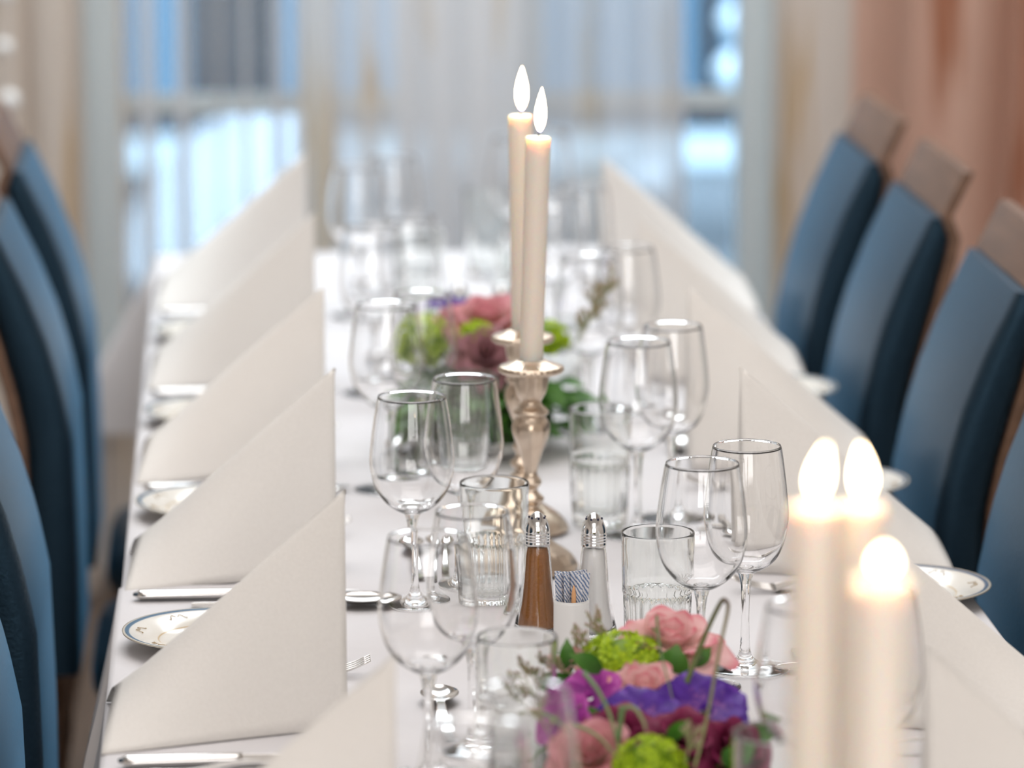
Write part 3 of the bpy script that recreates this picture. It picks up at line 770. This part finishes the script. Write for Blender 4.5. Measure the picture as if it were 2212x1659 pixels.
for i, d in enumerate((3.90, 5.19)):
    where = 'beside the near toothpick cup' if i == 0 else 'far away behind the green and pink flowers'
    o = pepM.get(on(.284, d + .005), .1); tag(o, 'brown pepper shaker with chrome cap, ' + where, 'shaker', 'salt and pepper shakers')
    o = salM.get(on(.3345, d), .5); tag(o, 'white salt shaker with chrome cap, ' + where, 'shaker', 'salt and pepper shakers')
    p = on(.310, d - .055); o = holM.get(p); tag(o, 'small white china toothpick cup ' + ('between the near shakers' if i == 0 else 'hidden among the far flowers'), 'cup', 'toothpick cups')
    if i == 0:
        pk = make_pick(False); first = True
        spots = [(-.0085, -.004), (-.003, -.0075), (.0035, -.0072), (.009, -.003), (-.0095, .003), (-.0045, -.0005), (.002, -.001), (.0075, .0025), (-.006, .0075), (0, .006), (.005, .008), (.0095, .0065)]
        for q, (a, b_) in enumerate(spots):
            c = pk if first else dup(pk); first = False
            c.location = (p.x + a * .95, p.y + b_ * .95, p.z + .0058); c.rotation_euler = (rnd.uniform(-.06, .06), rnd.uniform(-.04, .04) + a * 6, rnd.uniform(-.8, .8))
            tag(c, 'paper wrapped toothpick with blue stripes in the near white cup', 'toothpick', 'wrapped toothpicks in the near white cup')
        c = make_pick(True); c.location = (p.x + .0012, p.y - .0112, p.z + .0058); tag(c, 'bare orange brown toothpick at the front of the cup', 'toothpick')

# ------------------------------------------------------------------ flowers
def petal(mb, base, direc, up, L, Wd, cup=.3, curl=.3, pw=.6, nu=8, nv=8, tip=0.0, ruff=0, ph=0):
    """base point, outward direction, normal; width profile sin^pw; cup lifts the sides, curl bends the tip back"""
    direc = Vector(direc).normalized(); up = Vector(up).normalized(); sd = direc.cross(up).normalized(); up = sd.cross(direc)
    def f(u, v):
        q = (u - .5) * 2; w_ = Wd * .5 * (math.sin(math.pi * min(.999, v * .86 + .07)) ** pw) * (1 + tip * v)
        y = L * (v - .12 * v * q * q * (v ** 3))
        z = cup * Wd * .5 * q * q * math.sin(math.pi * min(1, v * .9 + .05)) - curl * L * v ** 2.2 + ruff * math.sin(q * 5 + ph + v * 3) * v
        return Vector(base) + direc * y + sd * (w_ * q) + up * z
    mb.grid(f, nu, nv, tf=lambda u, v: v)
def rose(mat_, c, r, axis, parent, label, seed=0, name='rose'):
    r *= .66; rn = random.Random(seed); mb = MB(); A = Vector(axis).normalized()
    u0 = A.cross(Vector((.3, .9, .2))).normalized(); v0 = A.cross(u0)
    layers = ((4, .32, .25, 1.45), (5, .50, .42, 1.25), (6, .75, .75, 1.0), (7, 1.0, 1.15, .62))
    for li, (cnt, rad, spread, tall) in enumerate(layers):
        for i in range(cnt):
            a = 2 * math.pi * (i + .5 * li) / cnt + rn.uniform(-.15, .15)
            od = u0 * math.cos(a) + v0 * math.sin(a)
            direc = (A * tall + od * spread).normalized()
            petal(mb, Vector((0, 0, 0)) + od * r * .10 * (li + 1) * .6, direc, (-od + A * .15), r * (.95 + .12 * li) * rn.uniform(.92, 1.08), r * (.75 + .2 * li), cup=.5, curl=-.05 + .14 * li * rn.uniform(.7, 1.3) * -1 if False else .05 + .13 * li, pw=.42, ruff=r * .035, ph=rn.uniform(0, 6))
    o = mb.build(name, mat_, parent, loc=c)
    if label: o['label'] = label
    return o
def orchid(mat_, c, r, axis, parent, label, seed=0):
    rn = random.Random(seed); mb = MB(); A = Vector(axis).normalized()
    u0 = A.cross(Vector((.1, .9, .3))).normalized(); v0 = A.cross(u0)
    for i, s_ in enumerate((1.0, .95, .9, .9, .95)):
        a = 2 * math.pi * i / 5 + rn.uniform(-.1, .1); od = u0 * math.cos(a) + v0 * math.sin(a)
        petal(mb, od * r * .06, od + A * .28, A, r * s_, r * 1.05, cup=.25, curl=.18, pw=.45, nu=12, nv=10, ruff=r * .05, ph=i)
    petal(mb, A * r * .05, A + v0 * .6, v0, r * .4, r * .3, cup=.6, curl=.3)
    mb.ball(A * r * .16, r * .10, 10, 8, t=.0)
    o = mb.build('orchid', mat_, parent, loc=c); o['label'] = label; return o
def snowball(c, r, parent, seed, label, fl=.0058, sq=.8):
    rn = random.Random(seed); mb = MB(); nfl = int(2.6 * 4 * (r / fl) ** 2 * .42)
    mb.ball((0, 0, 0), r * .84, 16, 10, (1, 1, sq), t=.1)
    for i in range(nfl):
        z = 1 - 2 * (i + .5) / nfl
        if z < -.45: continue
        a = i * 2.39996; q = math.sqrt(1 - z * z); nn = Vector((q * math.cos(a), q * math.sin(a), z)); nn = (nn + Vector((rn.uniform(-.2, .2), rn.uniform(-.2, .2), rn.uniform(-.2, .2)))).normalized()
        p = Vector((nn.x * r, nn.y * r, nn.z * r * sq)) * rn.uniform(.90, 1.06)
        u0 = nn.cross(Vector((.2, .3, .9))).normalized(); v0 = nn.cross(u0); ci = mb.vert(p - nn * fl * .2, .2); rot = rn.uniform(0, 6)
        for k in range(5):
            a2 = rot + 2 * math.pi * k / 5; ids = [ci]
            for (da, rr, lift) in ((-.5, .75, .25), (-.22, 1.05, .35 + rn.uniform(-.1, .2)), (.22, 1.05, .35), (.5, .75, .25)):
                ids.append(mb.vert(p + (u0 * math.cos(a2 + da) + v0 * math.sin(a2 + da)) * fl * rr + nn * fl * lift, .5 + .5 * rn.random()))
            mb.face(ids)
    o = mb.build('snowball_bloom', M['lime'], parent, loc=c); o['label'] = label; return o
def leaf(c, direc, up, L, Wd, parent, curl=.3, m=None):
    mb = MB(); petal(mb, (0, 0, 0), direc, up, L, Wd, cup=.35, curl=curl, pw=.85, nu=6, nv=8); return mb.build('leaf', m or M['leaf'], parent, loc=c)
def limonium(c, direc, L, parent, seed):
    rn = random.Random(seed); mb = MB(); D_ = Vector(direc).normalized()
    buds = []
    def branch(p, d_, l, lev):
        e_ = p + d_ * l; mid = p + d_ * l * .5 + Vector((0, 0, l * .06)); mb.tube([p, mid, e_], .0005 if lev else .0008, 5, 0)
        if lev == 2 or l < .009:
            for k in range(6):
                buds.append((p + (e_ - p) * (.35 + .13 * k) + Vector((rn.uniform(-1, 1), rn.uniform(-1, 1), rn.uniform(-.3, 1))) * .0016, d_)); 
            return
        for k in range(4):
            q = .45 + .55 * k / 3; nd = (d_ + Vector((rn.uniform(-.9, .9), rn.uniform(-.5, .5), rn.uniform(-.1, .7)))).normalized()
            branch(p + d_ * l * q, nd, l * rn.uniform(.42, .6), lev + 1)
    branch(Vector((0, 0, 0)), D_, L, 0)
    for (p, d_) in buds:
        mb.ball(p, .00085, 6, 4, m=0); mb.ball(p + Vector((0, 0, .0011)), .0007, 6, 3, m=1)
    o = mb.build('limonium_sprig', [M['limonium'], M['limbud']], parent, loc=c); o['label'] = 'branched sprig with tiny pale pink buds'; return o
def blade(pts, r, parent, m, name='grass_blade', label=None):
    P = [Vector(p) for p in pts]; out = []
    Q = [P[0]] + P + [P[-1]]
    for i in range(1, len(Q) - 2):
        for k in range(8):
            q = k / 8; a, b, c, d = Q[i - 1:i + 3]
            out.append(.5 * ((2 * b) + (-a + c) * q + (2 * a - 5 * b + 4 * c - d) * q * q + (-a + 3 * b - 3 * c + d) * q ** 3))
    out.append(P[-1]); mb = MB(); mb.tube(out, [r * (1 - .5 * i / len(out)) for i in range(len(out))], 6)
    o = mb.build(name, m, parent)
    if label: o['label'] = label
    return o

def base_greens(t, R_, h, seed, nleaf=70, tall=1.0):
    rn = random.Random(seed)
    mb = MB(); mb.lathe(smooth_prof([(.0003, 0), (R_ * .62, 0), (R_ * .78, .006), (R_ * .84, .016), (R_ * .80, .018), (R_ * .70, .012), (.0003, .010)], 2), 40); o = mb.build('dish', M['china'], t); o['label'] = 'shallow dish almost hidden by the greens'
    mb = MB()
    mb.grid(lambda u, v: (R_ * .82 * math.cos(2 * math.pi * u) * math.cos(v * math.pi / 2) * (1 + .06 * math.sin(u * 40 + v * 9)), R_ * .82 * math.sin(2 * math.pi * u) * math.cos(v * math.pi / 2), .016 + h * math.sin(v * math.pi / 2) * (1 + .05 * math.sin(u * 30))), 36, 10, True)
    mb.build('moss_ball', M['moss'], t)
    for i in range(nleaf):
        a = rn.uniform(0, 6.28); el = rn.uniform(0.0, 1.1); od = Vector((math.cos(a), math.sin(a), 0))
        p = od * R_ * .78 * math.cos(el) + Vector((0, 0, .014 + h * .95 * math.sin(el)))
        leaf(p, od + Vector((rn.uniform(-.7, .7), rn.uniform(-.7, .7), rn.uniform(.0, .9))), Vector((0, 0, 1)) + od * .4, rn.uniform(.018, .032), rn.uniform(.010, .018), t, rn.uniform(.1, .5))

# near arrangement: bouquet centre
c0 = on(.333, 3.395); near = empty('flower_arrangement', c0)
tag(near, 'low flower arrangement of pink roses and purple orchids at the lower edge', 'flower arrangement', 'table flower arrangements')
base_greens(near, .088, .048, 3, 60)
def NP(px, py, d):
    X_, z_ = pix(px, py, d); return at(X_, d, z_) - c0
rose(M['rose'], NP(1445, 1420, 3.50), .050, (.05, -.25, 1), near, 'upright pink rose with darker petal edges', 1)
rose(M['rose'], NP(1395, 1512, 3.43), .037, (-.1, -.45, 1), near, 'salmon pink rose low among the orchids', 2)
rose(M['rose'], NP(1237, 1432, 3.47), .016, (-.3, -.2, 1), near, 'small pink rose bud beside the tumbler', 3)
rose(M['palerose'], NP(1285, 1645, 3.31), .036, (-.3, -.6, .8), near, 'pale pink rose at the lower edge', 4)
rose(M['burgundy'], NP(1340, 1600, 3.345), .030, (-.1, -.7, .8), near, 'dark burgundy bloom under the orchids', 5)
rose(M['burgundy'], NP(1575, 1640, 3.35), .036, (.4, -.6, .7), near, 'dark burgundy bloom at the right of the arrangement', 6)
rose(M['burgundy'], NP(1480, 1600, 3.34), .028, (.1, -.7, .8), near, 'burgundy bloom below the right orchid', 7)
orchid(M['magenta'], NP(1275, 1510, 3.42), .031, (-.35, -.55, .85), near, 'magenta orchid on the left of the arrangement', 1)
orchid(M['magenta'], NP(1225, 1560, 3.37), .026, (-.6, -.6, .6), near, 'lower magenta orchid hanging outwards', 2)
orchid(M['purple'], NP(1385, 1560, 3.365), .036, (-.05, -.55, .85), near, 'deep purple orchid in the middle', 3)
orchid(M['purple'], NP(1520, 1540, 3.385), .041, (.15, -.55, .85), near, 'deep purple orchid on the right', 5)
snowball(NP(1345, 1440, 3.475), .036, near, 2, 'lime green snowball bloom behind the orchids', sq=.72)
snowball(NP(1400, 1655, 3.28), .026, near, 4, 'lime green snowball bloom at the lower edge')
for (px, py, d, dr, L, Wd) in ((1225, 1460, 3.46, (.0, -.1, 1), .030, .014), (1335, 1475, 3.44, (-.5, -.6, .0), .024, .020), (1445, 1470, 3.45, (.2, -.2, 1), .030, .026), (1250, 1480, 3.46, (-1, -.3, .3), .035, .014), (1300, 1450, 3.43, (-.7, -.3, .5), .03, .016), (1500, 1440, 3.47, (.5, 0, .6), .02, .012), (1600, 1600, 3.36, (.6, -.6, .4), .035, .02), (1560, 1650, 3.3, (.5, -.7, .6), .03, .016), (1440, 1600, 3.31, (.4, -.6, .6), .03, .012), (1230, 1500, 3.44, (-.9, -.2, .5), .03, .012)):
    leaf(NP(px, py, d), dr, (0, -1, .5), L, Wd, near, .2)
limonium(NP(1335, 1440, 3.49), (-.35, 0, .9), .030, near, 3); limonium(NP(1300, 1455, 3.48), (-.6, -.1, .6), .030, near, 6)
limonium(NP(1270, 1480, 3.46), (-.8, 0, .5), .028, near, 9); limonium(NP(1200, 1500, 3.45), (-.7, -.2, .6), .026, near, 12)
limonium(NP(1480, 1650, 3.27), (.1, -.4, .8), .024, near, 15); limonium(NP(1440, 1440, 3.49), (-.3, 0, .7), .020, near, 18)
for k, (px, py, d) in enumerate(((1180, 1540, 3.40), (1150, 1560, 3.42), (1210, 1610, 3.33))): limonium(NP(px, py, d), (-.5, -.2, .8), .028, near, 20 + k)
blade([NP(1470, 1510, 3.40), NP(1520, 1380, 3.40), NP(1555, 1305, 3.39), NP(1567, 1298, 3.385), NP(1572, 1318, 3.38), NP(1555, 1400, 3.35), NP(1525, 1560, 3.31), NP(1500, 1659, 3.28)], .0022, near, M['reed'], 'bent_reed', 'tall reed folded over above the purple orchid')
blade([NP(1418, 1330, 3.40), NP(1425, 1400, 3.39), NP(1440, 1460, 3.38), NP(1455, 1520, 3.38)], .0011, near, M['grassblade'])
blade([NP(1262, 1455, 3.33), NP(1290, 1490, 3.31), NP(1315, 1540, 3.30), NP(1332, 1600, 3.29), NP(1335, 1650, 3.29)], .0020, near, M['grassblade'])
blade([NP(1345, 1526, 3.30), NP(1340, 1560, 3.30), NP(1335, 1620, 3.29)], .0030, near, M['grassblade'])
blade([NP(1335, 1600, 3.29), NP(1345, 1535, 3.28), NP(1370, 1530, 3.27), NP(1390, 1560, 3.26), NP(1395, 1580, 3.26)], .0020, near, M['grassblade'])
blade([NP(1180, 1540, 3.30), NP(1240, 1565, 3.30), NP(1290, 1590, 3.29), NP(1335, 1640, 3.28)], .0018, near, M['grassblade'])

# far arrangement
c1_ = on(.285, 4.76); far = empty('flower_arrangement', c1_)
tag(far, 'taller green and pink flower arrangement behind the centre candlesticks', 'flower arrangement', 'table flower arrangements')
base_greens(far, .094, .085, 8, 120)
def FP(px, py, d):
    X_, z_ = pix(px, py, d); return at(X_, d, z_) - c1_
rose(M['palerose'], FP(1050, 712, 4.76), .052, (0, -.3, 1), far, 'wide pink rose on top', 11)
rose(M['palerose'], FP(985, 715, 4.78), .036, (-.2, -.2, 1), far, 'pink rose on the left of the top', 12)
rose(M['mauve'], FP(1050, 775, 4.69), .040, (0, -.8, .6), far, 'brownish mauve rose facing the camera', 13)
orchid(M['purple'], FP(975, 662, 4.83), .034, (-.1, .1, 1), far, 'purple orchid at the back', 14)
orchid(M['purple'], FP(1112, 664, 4.83), .034, (.2, .1, 1), far, 'purple orchid behind the candle', 15)
orchid(M['magenta'], FP(1055, 665, 4.82), .028, (0, 0, 1), far, 'magenta orchid between the purple ones', 16)
snowball(FP(915, 745, 4.75), .036, far, 7, 'large lime green snowball bloom on the left', .007, .9)
snowball(FP(1030, 728, 4.70), .018, far, 8, 'small lime green snowball bloom in the middle', .006, .9)
snowball(FP(1185, 735, 4.70), .022, far, 9, 'lime green snowball bloom right of the candle', .006, .9)
for k in range(36):
    a = rnd.uniform(-2.9, .0); L = rnd.uniform(.03, .05)
    p = Vector((.085 * math.cos(a), .085 * math.sin(a), rnd.uniform(.03, .085))); leaf(p, (math.cos(a), math.sin(a) , rnd.uniform(-.6, .5)), (0, -.3, 1), L, L * .6, far, .3)
for k in range(5): limonium(FP(1230 + 12 * k, 760 - 20 * k, 4.74), (.5, -.1, .8), .035, far, 40 + k)
